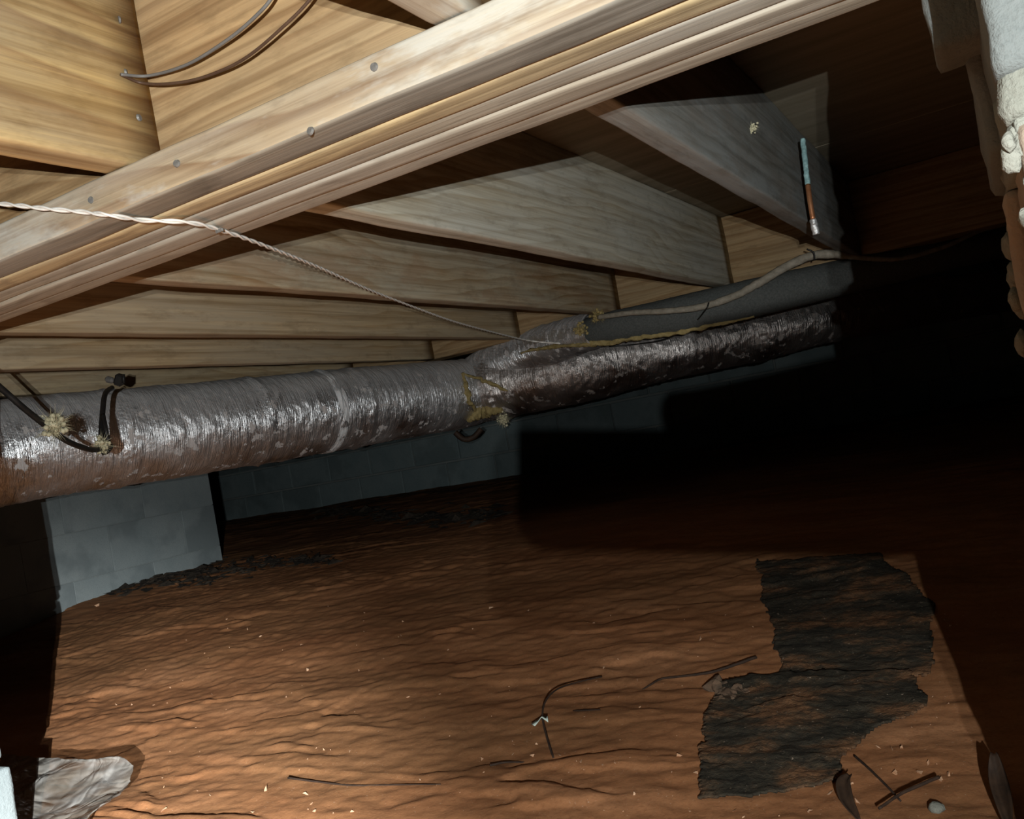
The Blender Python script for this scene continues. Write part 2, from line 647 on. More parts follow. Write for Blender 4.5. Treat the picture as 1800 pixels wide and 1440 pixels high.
def mat_foil(name, base=(0.74, 0.74, 0.75), flake=(0.52, 0.48, 0.46), dust=0.62, rough=0.27, flakes=(0.585, 0.61)):
    t = NT(name)
    v = t.n('ShaderNodeTexCoord').outputs['Object']
    uv = t.n('ShaderNodeUVMap').outputs[0]
    # u along the duct in metres, v around it in metres
    scrim = t.noise(t.map(uv, (260, 16, 1)), 1.0, 3, 0.6)
    wr = t.noise(t.map(uv, (60, 7, 1)), 1.0, 5, 0.62, 0.4)
    cr = t.noise(t.map(uv, (70, 55, 1)), 1.0, 4, 0.6)
    fl = t.noise(t.map(uv, (24, 20, 1), loc=(3, 1, 0)), 1.0, 5, 0.62)
    fmask = t.ramp(fl, [(flakes[0], 0.0), (flakes[1], 1.0)])
    dn = t.noise(t.map(uv, (6, 6, 1)), 1.0, 4, 0.6)
    geo = t.n('ShaderNodeNewGeometry')
    sep = t.n('ShaderNodeSeparateXYZ')
    t.set(sep.inputs[0], geo.outputs['True Normal'])
    up = t.ramp(sep.outputs[2], [(0.15, 0.0), (0.75, 1.0)])     # dust lies on the upper side
    dmask = t.math('MULTIPLY', t.math('ADD', t.math('MULTIPLY', up, 0.9), t.math('MULTIPLY', t.ramp(dn, [(0.35, 0.0), (0.7, 1.0)]), 0.35)), dust)
    mask = t.math('MAXIMUM', fmask, dmask)
    col = t.mix(mask, base, t.mix(dmask, flake, (0.36, 0.34, 0.315)))
    metal = t.math('SUBTRACT', 1.0, mask)
    ro = t.math('ADD', t.math('MULTIPLY', mask, 0.45), t.math('ADD', rough, t.math('MULTIPLY', dn, 0.12)))
    h = t.math('ADD', t.math('MULTIPLY', scrim, 0.6), t.math('ADD', t.math('MULTIPLY', wr, 0.95), t.math('MULTIPLY', cr, 0.45)))
    return t.done(col, ro, metal, t.bump(h, 0.006, 0.85))


MAT['foil'] = mat_foil('foil_wrap')
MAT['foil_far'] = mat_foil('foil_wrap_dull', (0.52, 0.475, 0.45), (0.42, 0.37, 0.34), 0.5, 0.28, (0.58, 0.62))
MAT['foil_bright'] = mat_foil('foil_tape', (0.86, 0.86, 0.87), (0.7, 0.7, 0.7), 0.5, 0.30, (0.45, 0.52))


def mat_simple(name, a, b, scale=30, rough=0.8, bump=0.002, metal=0.0, spec=0.3, stretch=(1, 1, 1)):
    t = NT(name)
    v = t.map(t.obj(), stretch)
    n = t.noise(v, scale, 5, 0.65)
    col = t.mix(t.ramp(n, [(0.3, 0.0), (0.7, 1.0)]), a, b)
    return t.done(col, rough, metal, t.bump(n, bump, 0.7), spec=spec)


MAT['wool'] = mat_simple('yellow_glass_wool', (0.21, 0.155, 0.06), (0.38, 0.295, 0.135), 60, 0.95, 0.004, 0, 0.1)
MAT['wool_pale'] = mat_simple('pale_glass_wool', (0.40, 0.36, 0.22), (0.62, 0.57, 0.40), 90, 0.95, 0.003, 0, 0.1)
MAT['pipe_wrap'] = mat_simple('grey_fabric_wrap', (0.055, 0.058, 0.055), (0.10, 0.104, 0.097), 180, 0.9, 0.002, 0, 0.2)
MAT['cable_black'] = mat_simple('black_cable', (0.008, 0.008, 0.008), (0.02, 0.018, 0.016), 40, 0.5, 0.0005)
MAT['cable_brown'] = mat_simple('brown_cable', (0.05, 0.025, 0.015), (0.08, 0.045, 0.028), 40, 0.5, 0.0005)
MAT['cable_slate'] = mat_simple('slate_cable', (0.09, 0.085, 0.08), (0.14, 0.13, 0.12), 40, 0.5, 0.0005)
MAT['wire_white'] = mat_simple('white_wire', (0.62, 0.58, 0.52), (0.76, 0.72, 0.66), 60, 0.45, 0.0005)
MAT['cable_grey'] = mat_simple('grey_cable', (0.16, 0.14, 0.105), (0.30, 0.265, 0.21), 70, 0.7, 0.001)
MAT['nail'] = mat_simple('dull_nail', (0.13, 0.125, 0.115), (0.22, 0.21, 0.195), 200, 0.6, 0.0005, 0.4)
MAT['copper'] = mat_simple('copper', (0.50, 0.20, 0.09), (0.62, 0.30, 0.15), 60, 0.4, 0.0005, 0.75)
MAT['verdigris'] = mat_simple('verdigris', (0.14, 0.24, 0.24), (0.36, 0.56, 0.56), 120, 0.85, 0.001)
MAT['solder'] = mat_simple('solder', (0.4, 0.4, 0.4), (0.7, 0.7, 0.68), 150, 0.4, 0.002, 0.6)
MAT['root'] = mat_simple('dark_root', (0.016, 0.009, 0.006), (0.045, 0.024, 0.014), 60, 0.8, 0.001)
MAT['leaf'] = mat_simple('dry_leaf', (0.018, 0.010, 0.006), (0.045, 0.024, 0.013), 60, 0.7, 0.001)
MAT['tag_white'] = mat_simple('pale_flap', (0.42, 0.50, 0.44), (0.55, 0.62, 0.55), 60, 0.6, 0.001)
MAT['clod'] = mat_simple('grey_clod', (0.06, 0.042, 0.028), (0.15, 0.09, 0.055), 45, 0.95, 0.004)
MAT['debris'] = mat_simple('black_humus', (0.018, 0.014, 0.010), (0.055, 0.04, 0.028), 60, 0.95, 0.003)
MAT['pebble'] = mat_simple('pale_grit', (0.36, 0.18, 0.09), (0.52, 0.34, 0.22), 60, 0.85, 0.001)
MAT['phone_shell'] = mat_simple('phone_shell', (0.02, 0.02, 0.022), (0.03, 0.03, 0.032), 20, 0.35, 0.0002)
MAT['phone_glass'] = mat_simple('phone_glass', (0.004, 0.004, 0.005), (0.006, 0.006, 0.007), 20, 0.1, 0.0)


def mat_sheet():
    t = NT('soiled_black_sheet')
    v = t.n('ShaderNodeTexCoord').outputs['Object']
    n = t.noise(t.map(v, (9, 14, 9)), 1.0, 6, 0.65)
    col = t.ramp(n, [(0.34, (0.020, 0.017, 0.011)), (0.46, (0.040, 0.032, 0.021)), (0.53, (0.072, 0.045, 0.025)), (0.61, (0.16, 0.078, 0.036))])
    g = t.noise(v, 110, 4, 0.7)
    col = t.mix(t.ramp(g, [(0.32, 0.6), (0.5, 0.0)]), col, (0.012, 0.011, 0.009))
    sp = t.noise(v, 190, 2, 0.5)
    col = t.mix(t.ramp(sp, [(0.70, 0.0), (0.74, 0.8)]), col, (0.34, 0.26, 0.19))
    h = t.noise(v, 60, 5, 0.7)
    return t.done(col, 0.85, 0, t.bump(h, 0.008, 0.8), spec=0.25)


MAT['sheet'] = mat_sheet()


def mat_film():
    t = NT('clear_plastic_film')
    v = t.obj()
    n = t.noise(v, 9, 4, 0.6)
    # folds: sharp ridges where a warped noise crosses its middle value
    w1 = t.math('ABSOLUTE', t.math('SUBTRACT', t.noise(v, 4.5, 2, 0.5, 1.2), 0.5))
    w2 = t.math('ABSOLUTE', t.math('SUBTRACT', t.noise(v, 12, 2, 0.5, 1.0), 0.5))
    f = t.math('ADD', w1, t.math('MULTIPLY', w2, 0.45))
    col = t.mix(t.ramp(n, [(0.35, 0.0), (0.65, 1.0)]), (0.17, 0.15, 0.125), (0.32, 0.31, 0.30))
    m = t.done(col, 0.13, 0, t.bump(f, 0.04, 1.0), spec=1.0)
    tr = t.n('ShaderNodeBsdfTransparent')
    tr.inputs[0].default_value = (0.9, 0.9, 0.88, 1)
    mx = t.n('ShaderNodeMixShader')
    t.set(mx.inputs[0], t.ramp(n, [(0.3, 0.50), (0.7, 0.80)]))
    t.set(mx.inputs[1], tr.outputs[0])
    t.set(mx.inputs[2], t.bsdf.outputs[0])
    t.t.links.new(mx.outputs[0], t.out.inputs['Surface'])
    return m


MAT['film'] = mat_film()

# ------------------------------------------------------------------ levels (world Z = 0.5 + height over the lens)
ZB = 0.85           # underside of the joists
ZT = 1.085          # top of the joists / underside of the subfloor
G0, G1 = 0.705, 0.857       # faces of the girder
GZ = 0.806          # underside of the girder
W_Y = 5.56          # inner face of the far block wall
G2 = 3.00           # near face of the second girder

# ------------------------------------------------------------------ setting: soil, subfloor, walls
nx, ny = 560, 620
xs = np.concatenate([np.linspace(-6.6, -3.2, 100, endpoint=False), np.linspace(-3.2, 0.6, nx - 140, endpoint=False), np.linspace(0.6, 2.2, 40)])
ys = np.concatenate([np.linspace(-1.2, 0.5, 30, endpoint=False), np.linspace(0.5, 3.2, ny - 180, endpoint=False), np.linspace(3.2, 5.9, 150)])
GX, GY = np.meshgrid(xs, ys)
P = np.stack([GX, GY, floor_z(GX, GY)], -1)
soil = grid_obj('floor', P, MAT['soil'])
tag(soil, 'bare red clay soil rippled in low steps under the house', kind='structure')

# subfloor sheets over the joists: the ceiling of the crawl space
ceil = empty('ceiling', (-2.0, 2.2, ZT))
tag(ceil, 'dark brown subfloor sheets lying on top of the joists', kind='structure')
for i, (y0, y1) in enumerate(((-1.2, 0.02), (0.02, 1.24), (1.24, 2.46), (2.46, 3.68), (3.68, 4.90), (4.90, 5.9))):
    for (x0, x1) in ((-6.6, -4.2), (-4.2, -1.78), (-1.78, 0.66), (0.66, 2.2)):
        me = block_mesh('subfloor_panel', x1 - x0 - 0.004, y1 - y0 - 0.004, 0.018, 0.001)
        put('subfloor_panel', me, ((x0 + x1) / 2, (y0 + y1) / 2, ZT + 0.0095), MAT['subfloor'], ceil)

# far wall of concrete blocks, stretcher bond
wall = empty('wall_back', (-2.2, W_Y + 0.1, 0.2))
tag(wall, 'blue grey concrete block foundation wall at the far end', kind='structure')
mort = put('mortar', block_mesh('mortar', 8.8, 0.17, 1.10, 0), (-2.2, W_Y + 0.098, 0.55), MAT['wall_mortar'], wall)
bme = block_mesh('block', 0.397, 0.19, 0.191, 0.005)
bme.materials.append(MAT['wall_block'])
for r in range(-1, 4):
    zc = 0.397 + 0.1 + 0.203 * (r - 1) + 0.0   # a bed joint lies 0.10 under the lens level
    zc = 0.5 - 0.103 + 0.203 * (r - 0.5)
    x = -4.39 + 0.203 - (0.13 if r % 2 == 0 else 0.0) - 0.406 * 5
    while x < 2.2:
        put('block', bme, (x + random.uniform(-.002, .002), W_Y + 0.095 + random.uniform(-.002, .002), zc), None, wall)
        x += 0.406

# side wall to the right, deep in the dark
wr = empty('wall_right', (1.9, 3.0, 0.2))
tag(wr, 'concrete block foundation wall along the dark right side', kind='structure')
put('mortar', block_mesh('mortar', 0.17, 6.6, 1.1, 0), (2.002, 2.5, 0.55), MAT['wall_mortar'], wr)
bme2 = block_mesh('block', 0.19, 0.397, 0.191, 0.005)
bme2.materials.append(MAT['wall_block'])
for r in range(5):
    y = 0.9 + (0.2 if r % 2 else 0.0)
    while y < 5.4:
        put('block', bme2, (1.999, y, 0.0955 + 0.203 * r), None, wr)
        y += 0.406

# ------------------------------------------------------------------ girder over the camera
gird = empty('girder', (-1.2, G0, GZ))
tag(gird, 'thick built-up timber girder crossing overhead from upper right to left', 'girder')
GX0, GX1 = -3.2, 0.55
hts = [ZT - GZ] * 4
for k, (mname, dz) in enumerate((('ply_yellow', 0.0), ('ply_grey', 0.0015), ('ply_brown', -0.001), ('ply_brown', 0.002))):
    yc = G0 + 0.019 + 0.038 * k
    o = lumber('ply', (GX0, yc, GZ + dz), GX1 - GX0, 0.0365, ZT - GZ - dz, MAT[mname], gird, 'X', r=0.005, seg=60, seed=3.0 * k, wob=0.0014)
    if k == 0:
        o.data.materials.clear()
        o.data.materials.append(MAT['girder_face'])
        o.data.materials.append(MAT['ply_yellow'])
        for p in o.data.polygons:
            if p.normal.z < -0.35:
                p.material_index = 1
led = lumber('ledger_strip', (GX0, 0.681, GZ), GX1 - GX0, 0.047, 0.044, MAT['ledger'], gird, 'X', r=0.004, seg=60, seed=21, wob=0.0016)
led['label'] = 'rough mottled ledger strip nailed along the lower edge'
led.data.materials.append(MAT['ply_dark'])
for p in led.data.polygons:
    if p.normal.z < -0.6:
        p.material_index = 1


def nail_mesh():
    bm = bmesh.new()
    bmesh.ops.create_cone(bm, cap_ends=True, segments=12, radius1=0.0042, radius2=0.0034, depth=0.0022)
    me = bpy.data.meshes.new('nail')
    bm.to_mesh(me)
    bm.free()
    me.materials.append(MAT['nail'])
    return me


NAIL = nail_mesh()
for (px, py) in ((657, 118), (545, 230), (160, 352), (310, 287)):
    p = onY(px, py, 0.6565)
    put('nail', NAIL, (p[0], p[1], p[2]), None, gird, (math.radians(90 + random.uniform(-12, 12)), 0, random.uniform(-.2, .2)))

# ------------------------------------------------------------------ joists
JX = [-0.377 + 0.019, -0.803 + 0.019, -1.206 + 0.019, -1.613 + 0.019, -2.005 + 0.019, -2.405 + 0.019, -2.81 + 0.019]


def joist(i, y0, y1, mat, label, group, z=ZB, skew=0.0, **kw):
    o = lumber('floor_joist', (JX[i], y0, z), y1 - y0, 0.038, ZT - z, MAT[mat], None, 'Y', seed=i * 7.7 + y0, skew=skew, wob=0.002, **kw)
    tag(o, label, 'joist', group)
    return o


far = 'joists beyond the girder'
near = 'joists on the near side of the girder'
jf0 = joist(0, G1, G2, 'joist_dusty', 'dusty grey joist at upper right, beside the green-stained copper pipe', far, skew=-0.012)
joist(1, G1, G2, 'joist_grey', 'grey joist with wavy grain, next one left of the joist at the copper pipe', far)
joist(2, G1, G2, 'joist_brown', 'joist with reddish brown knot stain, crossed by the white wire\'s shadow midway', far)
joist(3, G1, G2, 'joist_tan', 'tan joist, third above the foil duct counting upwards', far)
joist(4, G1, G2, 'joist_tan', 'tan joist, second above the foil duct counting upwards', far)
joist(5, G1, G2, 'joist_tan', 'lowest visible tan joist, just above the foil duct\'s left half', far)
jn1 = joist(1, -0.9, G0, 'near_wood', 'warm yellow pine joist at upper left with three nail heads', near)
joist(0, -0.9, G0, 'ledger', 'short bit of pale joist at the top edge above the girder', near)
for (px, py) in ((210, 35), (222, 128), (245, 207)):
    p = onX(px, py, JX[1] + 0.0195)
    keep_world(put('nail', NAIL, p, None, None, (0, math.radians(90), random.uniform(0, 1))), jn1)

# second girder where the joists end
g2 = empty('girder', (-2.0, G2, ZB))
tag(g2, 'second girder with orange face where the far joists end', 'girder')
for k in range(3):
    lumber('ply', (-5.0, G2 + 0.019 + 0.038 * k, ZB - 0.001), 6.4, 0.037, ZT - ZB, MAT['rim'], g2, 'X', r=0.003, seg=60, seed=31 + k)

# ------------------------------------------------------------------ piers
# pale block pier at the right edge, holding up the near girder
pr = empty('block_pier', (0.2, 0.7, 0.0))
tag(pr, 'pale rough block pier with cream mortar at the right edge', 'pier')
zj = 0.615                       # bed joint seen in the photograph
cour = [(zj + 0.012, 0.163, 'near_block'), (zj - 0.205, 0.193, 'peach_block'), (zj - 0.41, 0.193, 'near_block'), (zj - 0.615, 0.193, 'near_block')]
for ci, (z0, h, mname) in enumerate(cour):
    for wi, (yc, dx) in enumerate(((0.598, 0.0), (0.80, -0.0085))):
        me = block_mesh('block', 0.39, 0.195, h, 0.007, 9, 0.006, 22, ci * 5 + wi * 3)
        put('block', me, (0.0125 + dx + 0.195 + (0.004 if ci == 1 else 0), yc, z0 + h / 2), MAT[mname], pr)
    me = block_mesh('mortar', 0.385, 0.39, 0.03, 0.008, 12, 0.013, 40, ci * 3.3)
    put('mortar', me, (0.0135 + 0.192, 0.697, z0 - 0.008), MAT['near_mortar'], pr)
# ragged mortar squeezed out along the arris
rs = random.Random(4)
lump_v, lump_f = [], []


def add_lump(c, s, seed, V, Fc, squash=(1, 1, 1), rough=0.45, fr=1.7):
    bm = bmesh.new()
    bmesh.ops.create_icosphere(bm, subdivisions=2, radius=1.0)
    co = np.array([v.co for v in bm.verts])
    d = 1 + rough * fbm(co * fr + seed, 3)
    co = co * d[:, None] * s * np.array(squash) + np.array(c)
    b = len(V)
    V.extend(co.tolist())
    bm.verts.index_update()
    Fc.extend([tuple(b + v.index for v in f.verts) for f in bm.faces])
    bm.free()


for k in range(26):
    z = rs.uniform(0.36, 0.62)
    add_lump((0.0135 + rs.uniform(-0.002, 0.006), 0.502 + rs.uniform(0, 0.012), z), rs.uniform(0.002, 0.006), k * 3.1, lump_v, lump_f, (1, 1, 1.8))
for k in range(14):
    z = rs.uniform(0.40, 0.60)
    add_lump((0.006 + rs.uniform(-0.003, 0.004), 0.86 + rs.uniform(-0.02, 0.03), z), rs.uniform(0.004, 0.009), k * 2.3 + 9, lump_v, lump_f, (0.8, 1, 1.5))
tag(keep_world(mesh_obj('mortar_droppings', lump_v, lump_f, MAT['near_mortar']), pr), kind='stuff')
cap = put('cap_block', block_mesh('cap_block', 0.20, 0.06, 0.104, 0.006, 7, 0.006, 35, 5), (-0.015 + 0.1, 0.69, GZ - 0.060), MAT['near_block'], pr)
put('cap_block', block_mesh('cap_block', 0.38, 0.15, 0.025, 0.006, 5, 0.003, 25, 8), (0.21, 0.80, GZ - 0.0165), MAT['near_block'], pr)

# left pier under the same girder
pl = empty('block_pier', (-1.57, 0.62, 0.0))
tag(pl, 'grey block pier cut by the lower left corner beside the plastic film', 'pier')
zl = 0.161
for ci, (z0, h, dx) in enumerate(((zl - 0.20, 0.195, 0.0), (zl + 0.006, 0.19, -0.014), (zl + 0.21, 0.19, -0.006), (zl + 0.41, 0.19, -0.012))):
    for (yc) in (0.492, 0.690):
        me = block_mesh('block', 0.39, 0.192, h, 0.006, 8, 0.005, 22, 40 + ci * 5 + yc)
        put('block', me, (-1.368 - 0.195 + dx, yc, z0 + h / 2), MAT['left_block'], pl)
    me = block_mesh('mortar', 0.385, 0.385, 0.02, 0.006, 8, 0.008, 40, 60 + ci)
    put('mortar', me, (-1.374 - 0.19 + dx, 0.591, z0 - 0.004), MAT['near_mortar'], pl)
put('cap_block', block_mesh('cap_block', 0.42, 0.37, 0.034, 0.006, 4, 0.004, 20, 3), (-1.57, 0.60, GZ - 0.023), MAT['left_block'], pl)

# far pier, painted blue grey, under the second girder
pf = empty('block_pier', (-3.76, 2.6, 0.1))
tag(pf, 'smooth blue grey painted block pier below the foil duct', 'pier')
PX = -3.556
put('mortar', block_mesh('mortar', 0.37, 1.19, 0.848, 0), (PX - 0.188, 3.228 - 0.6, 0.424), MAT['pier_mortar'], pf)
pme = block_mesh('block', 0.39, 0.4025, 0.2005, 0.0015)
pme.materials.append(MAT['pier_block'])
pmh = block_mesh('block', 0.39, 0.1995, 0.2005, 0.0015)
pmh.materials.append(MAT['pier_block'])
for r in range(4):
    zc = 0.225 - 0.1 + 0.2025 * (r - 0) - 0.0
    if r % 2 == 0:
        for y in (3.228 - 0.20, 3.228 - 0.604, 3.228 - 1.008):
            put('block', pme, (PX - 0.195, y, zc), None, pf)
    else:
        put('block', pmh, (PX - 0.195, 3.228 - 0.0985, zc), None, pf)
        for y in (3.228 - 0.402, 3.228 - 0.806):
            put('block', pme, (PX - 0.195, y, zc), None, pf)
        put('block', pmh, (PX - 0.195, 3.228 - 1.108, zc), None, pf)


# ------------------------------------------------------------------ ducts
def duct_mesh(name, pts, radii, mat, parent, rows=420, cols=120, crinkle=1.0, seed=0.0, rings=()):
    P = spline(pts, rows)
    r = np.interp(np.linspace(0, len(radii) - 1, rows), np.arange(len(radii)), radii)
    T, N, B = frames(P)
    s = np.concatenate([[0], np.cumsum(np.linalg.norm(np.diff(P, axis=0), axis=1))])
    a = np.linspace(0, 2 * math.pi, cols + 1)
    A, S = np.meshgrid(a, s)
    ca, sa = np.cos(A), np.sin(A)
    rr = np.repeat(r[:, None], cols + 1, 1)
    q = np.stack([S * 3.0, ca * 0.8, sa * 0.8], -1) + seed
    rr = rr + crinkle * 0.006 * fbm(q, 3)
    q = np.stack([S * 22 + 2.2 * fbm(np.stack([S * 4, ca, sa], -1) + seed, 2), ca * 1.1, sa * 1.1], -1) + seed + 9
    rid = fbm(q, 3, 0.6)
    rr = rr + crinkle * 0.0026 * (np.abs(rid) * 2.0 - 0.4)
    q = np.stack([S * 55, ca * 2.5, sa * 2.5], -1) + seed + 19
    rr = rr + crinkle * 0.0016 * fbm(q, 2)
    for (s0, wdt, dep) in rings:
        wob = 0.03 * fbm(np.stack([ca * 1.2, sa * 1.2, S * 0], -1) + s0, 2)
        k = np.exp(-((S - s0 - wob) / wdt) ** 2)
        rr = rr + dep * k * (1 + 1.2 * fbm(np.stack([S * 60, ca * 9, sa * 9], -1), 3))
    V = P[:, None] + (ca[..., None] * N[:, None] + sa[..., None] * B[:, None]) * rr[..., None]
    o = grid_obj(name, V, mat)
    me = o.data
    uvl = me.uv_layers.new(name='UVMap')
    li = np.zeros(len(me.loops), np.int32)
    me.loops.foreach_get('vertex_index', li)
    UV = np.stack([S + seed, A * np.mean(radii)], -1).reshape(-1, 2)
    uvl.data.foreach_set('uv', UV[li].astype(np.float32).ravel())
    if parent is not None:
        keep_world(o, parent)
    return o, V, s, rr


A0, A1 = C(0, 796, 2.42), C(815, 692, 3.62)
dirn = (A1 - A0) / np.linalg.norm(A1 - A0)
duct = empty('foil_duct', (A0 + A1) / 2)
tag(duct, 'large round silver foil-wrapped air duct sagging under the joists', 'duct')
p_main = [A0 - dirn * 1.9 - [0, 0, 0.05], A0 - dirn * 0.75 - [0, 0, 0.05], A0, A0 + (A1 - A0) * 0.33 + [0, 0, -0.004], A0 + (A1 - A0) * 0.66, A1 - dirn * 0.05, A1 + dirn * 0.06]
o, Vm, sm, rm = duct_mesh('main_run', p_main, [0.14, 0.14, 0.14, 0.14, 0.138, 0.138, 0.128], MAT['foil'], duct, 620, 132, 1.0, 1.7,
                          rings=((2.64, 0.018, 0.004), (2.19, 0.03, 0.004), (3.03, 0.018, 0.0035)))
tb = [A0 + (A1 - A0) * t_ for t_ in (0.588, 0.595, 0.602, 0.609)]
o, _v, _s, _r = duct_mesh('tape_band', [p + np.array([0, 0, 0.001]) for p in tb], [0.1405, 0.1435, 0.1435, 0.1405], MAT['foil_bright'], duct, 40, 132, 1.6, 5.5)
o['label'] = 'bright crinkled band of foil tape'
# elbow and branch running on to the right
el = [A1 - dirn * 0.02, C(842, 686, 3.66), C(880, 677, 3.60), C(1000, 652, 3.48), C(1150, 622, 3.52), C(1300, 592, 3.56), C(1450, 560, 3.62),
      C(1600, 535, 3.9), C(1790, 508, 4.4)]
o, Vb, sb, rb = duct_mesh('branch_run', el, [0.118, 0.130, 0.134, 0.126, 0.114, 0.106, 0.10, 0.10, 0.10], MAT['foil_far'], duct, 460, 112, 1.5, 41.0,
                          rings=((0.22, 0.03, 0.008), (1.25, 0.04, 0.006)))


def on_tube(px, py, V, lift=0.0):
    """Point of a tube's surface nearest to a sight line, on the lens side."""
    d = ray(px, py)
    d = d / np.linalg.norm(d)
    Q = V.reshape(-1, 3) - EYE
    t = Q @ d
    dist = np.linalg.norm(Q - t[:, None] * d, axis=1)
    k = np.argmin(dist + 0.12 * (t - t.min()))
    near_ = np.argsort(dist)[:40]
    k = near_[np.argmin(t[near_])]
    return V.reshape(-1, 3)[k] - d * lift


def strip(name, path, V, w, mat, parent, n=60, lift=0.004, h=0.006, seed=0.0, fr=40):
    """A frayed seam of wool lying on a tube."""
    px = np.interp(np.linspace(0, len(path) - 1, 14), np.arange(len(path)), [p[0] for p in path])
    py = np.interp(np.linspace(0, len(path) - 1, 14), np.arange(len(path)), [p[1] for p in path])
    pts = spline([on_tube(x, y, V, lift) for x, y in zip(px, py)], n)
    t = np.linspace(0, 1, n)
    rad = w * (0.35 + 0.65 * np.sin(math.pi * np.clip(t, 0.02, 0.98)) ** 0.6) * (1 + 0.6 * fbm(np.stack([t * 9, t * 0, t * 0], -1) + seed, 3))
    o = tube(name, pts, np.maximum(rad, 0.002), mat, None, 12, 1.3, fr)
    return keep_world(o, parent)


# grey wrapped pipe above the branch
gp = [C(905, 632, 3.52), C(960, 608, 3.36), C(1060, 579, 3.05), C(1200, 552, 2.88), C(1350, 518, 2.80), C(1480, 488, 2.80), C(1640, 452, 2.85), C(1790, 420, 2.95)]
pipe = empty('wrapped_pipe', gp[3])
tag(pipe, 'grey fabric-wrapped pipe lying above the duct\'s right branch', 'pipe')
o, Vp, sp_, rp = duct_mesh('wrap', gp, [0.046, 0.050, 0.050, 0.060, 0.058, 0.054, 0.05, 0.05], MAT['pipe_wrap'], pipe, 260, 64, 0.45, 77.0)
# foil jacket peeled back at its left end with wool sticking out
fj = [C(822, 676, 3.66), C(862, 652, 3.60), C(905, 628, 3.50), C(955, 608, 3.38), C(1005, 592, 3.22), C(1052, 579, 3.06)]
oj, Vj, _s, _r = duct_mesh('foil_jacket', fj, [0.085, 0.092, 0.086, 0.076, 0.069, 0.060], MAT['foil'], pipe, 150, 64, 1.3, 91.0)


VB = np.concatenate([v.reshape(-1, 3) for v in (Vm, Vb, Vj, Vp)])[None]
o = strip('torn_seam', [(815, 655), (822, 680), (828, 705), (838, 724)], VB, 0.009, MAT['wool'], duct, seed=1)
o['label'] = 'yellow glass wool showing through a tear'
strip('torn_seam', [(817, 655), (845, 667), (870, 678), (888, 690)], VB, 0.007, MAT['wool'], duct, seed=2)
strip('torn_seam', [(824, 742), (840, 728), (860, 723), (882, 727)], VB, 0.018, MAT['wool'], duct, seed=3)
strip('torn_seam', [(915, 624), (945, 613), (990, 611), (1050, 606), (1120, 599), (1190, 589), (1250, 577), (1330, 561)], VB, 0.008, MAT['wool'], duct, n=140, seed=4)


def tuft(name, c, r, n, mat, parent=None, seed=0, spike=1.0):
    """A ball of loose glass wool: a lumpy core with many frayed strands."""
    rs = np.random.RandomState(seed)
    V, Fc = [], []
    for k in range(60):
        add_lump(np.array(c) + rs.normal(size=3) * r * 0.40, r * rs.uniform(0.08, 0.24), seed + k * 2.7, V, Fc)
    for k in range(n * 3):
        d = rs.normal(size=3)
        d /= np.linalg.norm(d)
        side = np.cross(d, rs.normal(size=3))
        side /= np.linalg.norm(side)
        p0 = np.array(c) + d * r * 0.3
        L = r * rs.uniform(0.5, 1.0) * spike
        bend = rs.normal(size=3) * r * 0.4
        w = r * rs.uniform(0.012, 0.03)
        b = len(V)
        p1 = p0 + d * L * 0.5 + bend * 0.4
        p2 = p0 + d * L + bend
        V.extend([p0 - side * w, p0 + side * w, p1 + side * w * 0.7, p1 - side * w * 0.7, p2])
        Fc.extend([(b, b + 1, b + 2, b + 3), (b + 3, b + 2, b + 4)])
    o = mesh_obj(name, V, Fc, mat)
    if parent is not None:
        keep_world(o, parent)
    return o


tuft('wool_tuft', C(1050, 556, 2.96), 0.022, 90, MAT['wool'], pipe, 5)
tuft('wool_tuft', C(1020, 581, 3.03), 0.024, 60, MAT['wool'], pipe, 6, 0.8)
tuft('wool_tuft', C(884, 738, 3.48), 0.022, 70, MAT['wool_pale'], duct, 9, 1.4)
# sagging flap of wrap below the main run
fl = spline([C(800, 760, 3.6), C(815, 772, 3.6), C(832, 769, 3.6), C(846, 754, 3.6)], 20)
keep_world(tube('hanging_flap', fl, 0.011, MAT['leaf'], None, 8, 0.3), duct)

# ------------------------------------------------------------------ wires and cables
def twisted(name, pts, r, pitch, mat, label, cat, n=1400):
    P = spline(pts, n)
    T, N, B = frames(P)
    s = np.concatenate([[0], np.cumsum(np.linalg.norm(np.diff(P, axis=0), axis=1))])
    root = empty(name, P[n // 2])
    tag(root, label, cat)
    for k in range(2):
        a = s / pitch * 2 * math.pi + k * math.pi
        Q = P + (np.cos(a)[:, None] * N + np.sin(a)[:, None] * B) * r * 0.95
        keep_world(tube('strand', Q, r, mat, None, 7), root)
    return root


wp = [EYE + np.array([-2.2, 0.645, 0.392]), EYE + np.array([-1.65, 0.645, 0.394]), EYE + np.array([-1.30, 0.643, 0.395]), onY(-120, 350, 0.640), onY(0, 358, 0.640), onY(75, 366, 0.642), onY(150, 373, 0.650), onY(195, 378, 0.650), onY(250, 384, 0.690), onY(330, 391, 0.735), onY(385, 404, 0.795),
      C(460, 430, 1.22), C(560, 470, 1.50), C(650, 510, 1.82), C(730, 541, 2.14), C(800, 566, 2.47), C(870, 585, 2.85), C(930, 599, 3.12), C(985, 604, 3.10)]
wp = [np.array(p) for p in wp]
for k_ in range(7, 11):
    wp[k_][2] = min(wp[k_][2], GZ - 0.004)
wire = twisted('twisted_wire', wp, 0.0015, 0.06, MAT['wire_white'], 'thin twisted white wire strung from the girder down to the duct', 'wire')
stp = put('staple', block_mesh('staple', 0.012, 0.003, 0.004, 0.0008), onY(386, 407, 0.79) + [0, 0, 0.001], MAT['nail'])
keep_world(stp, wire)

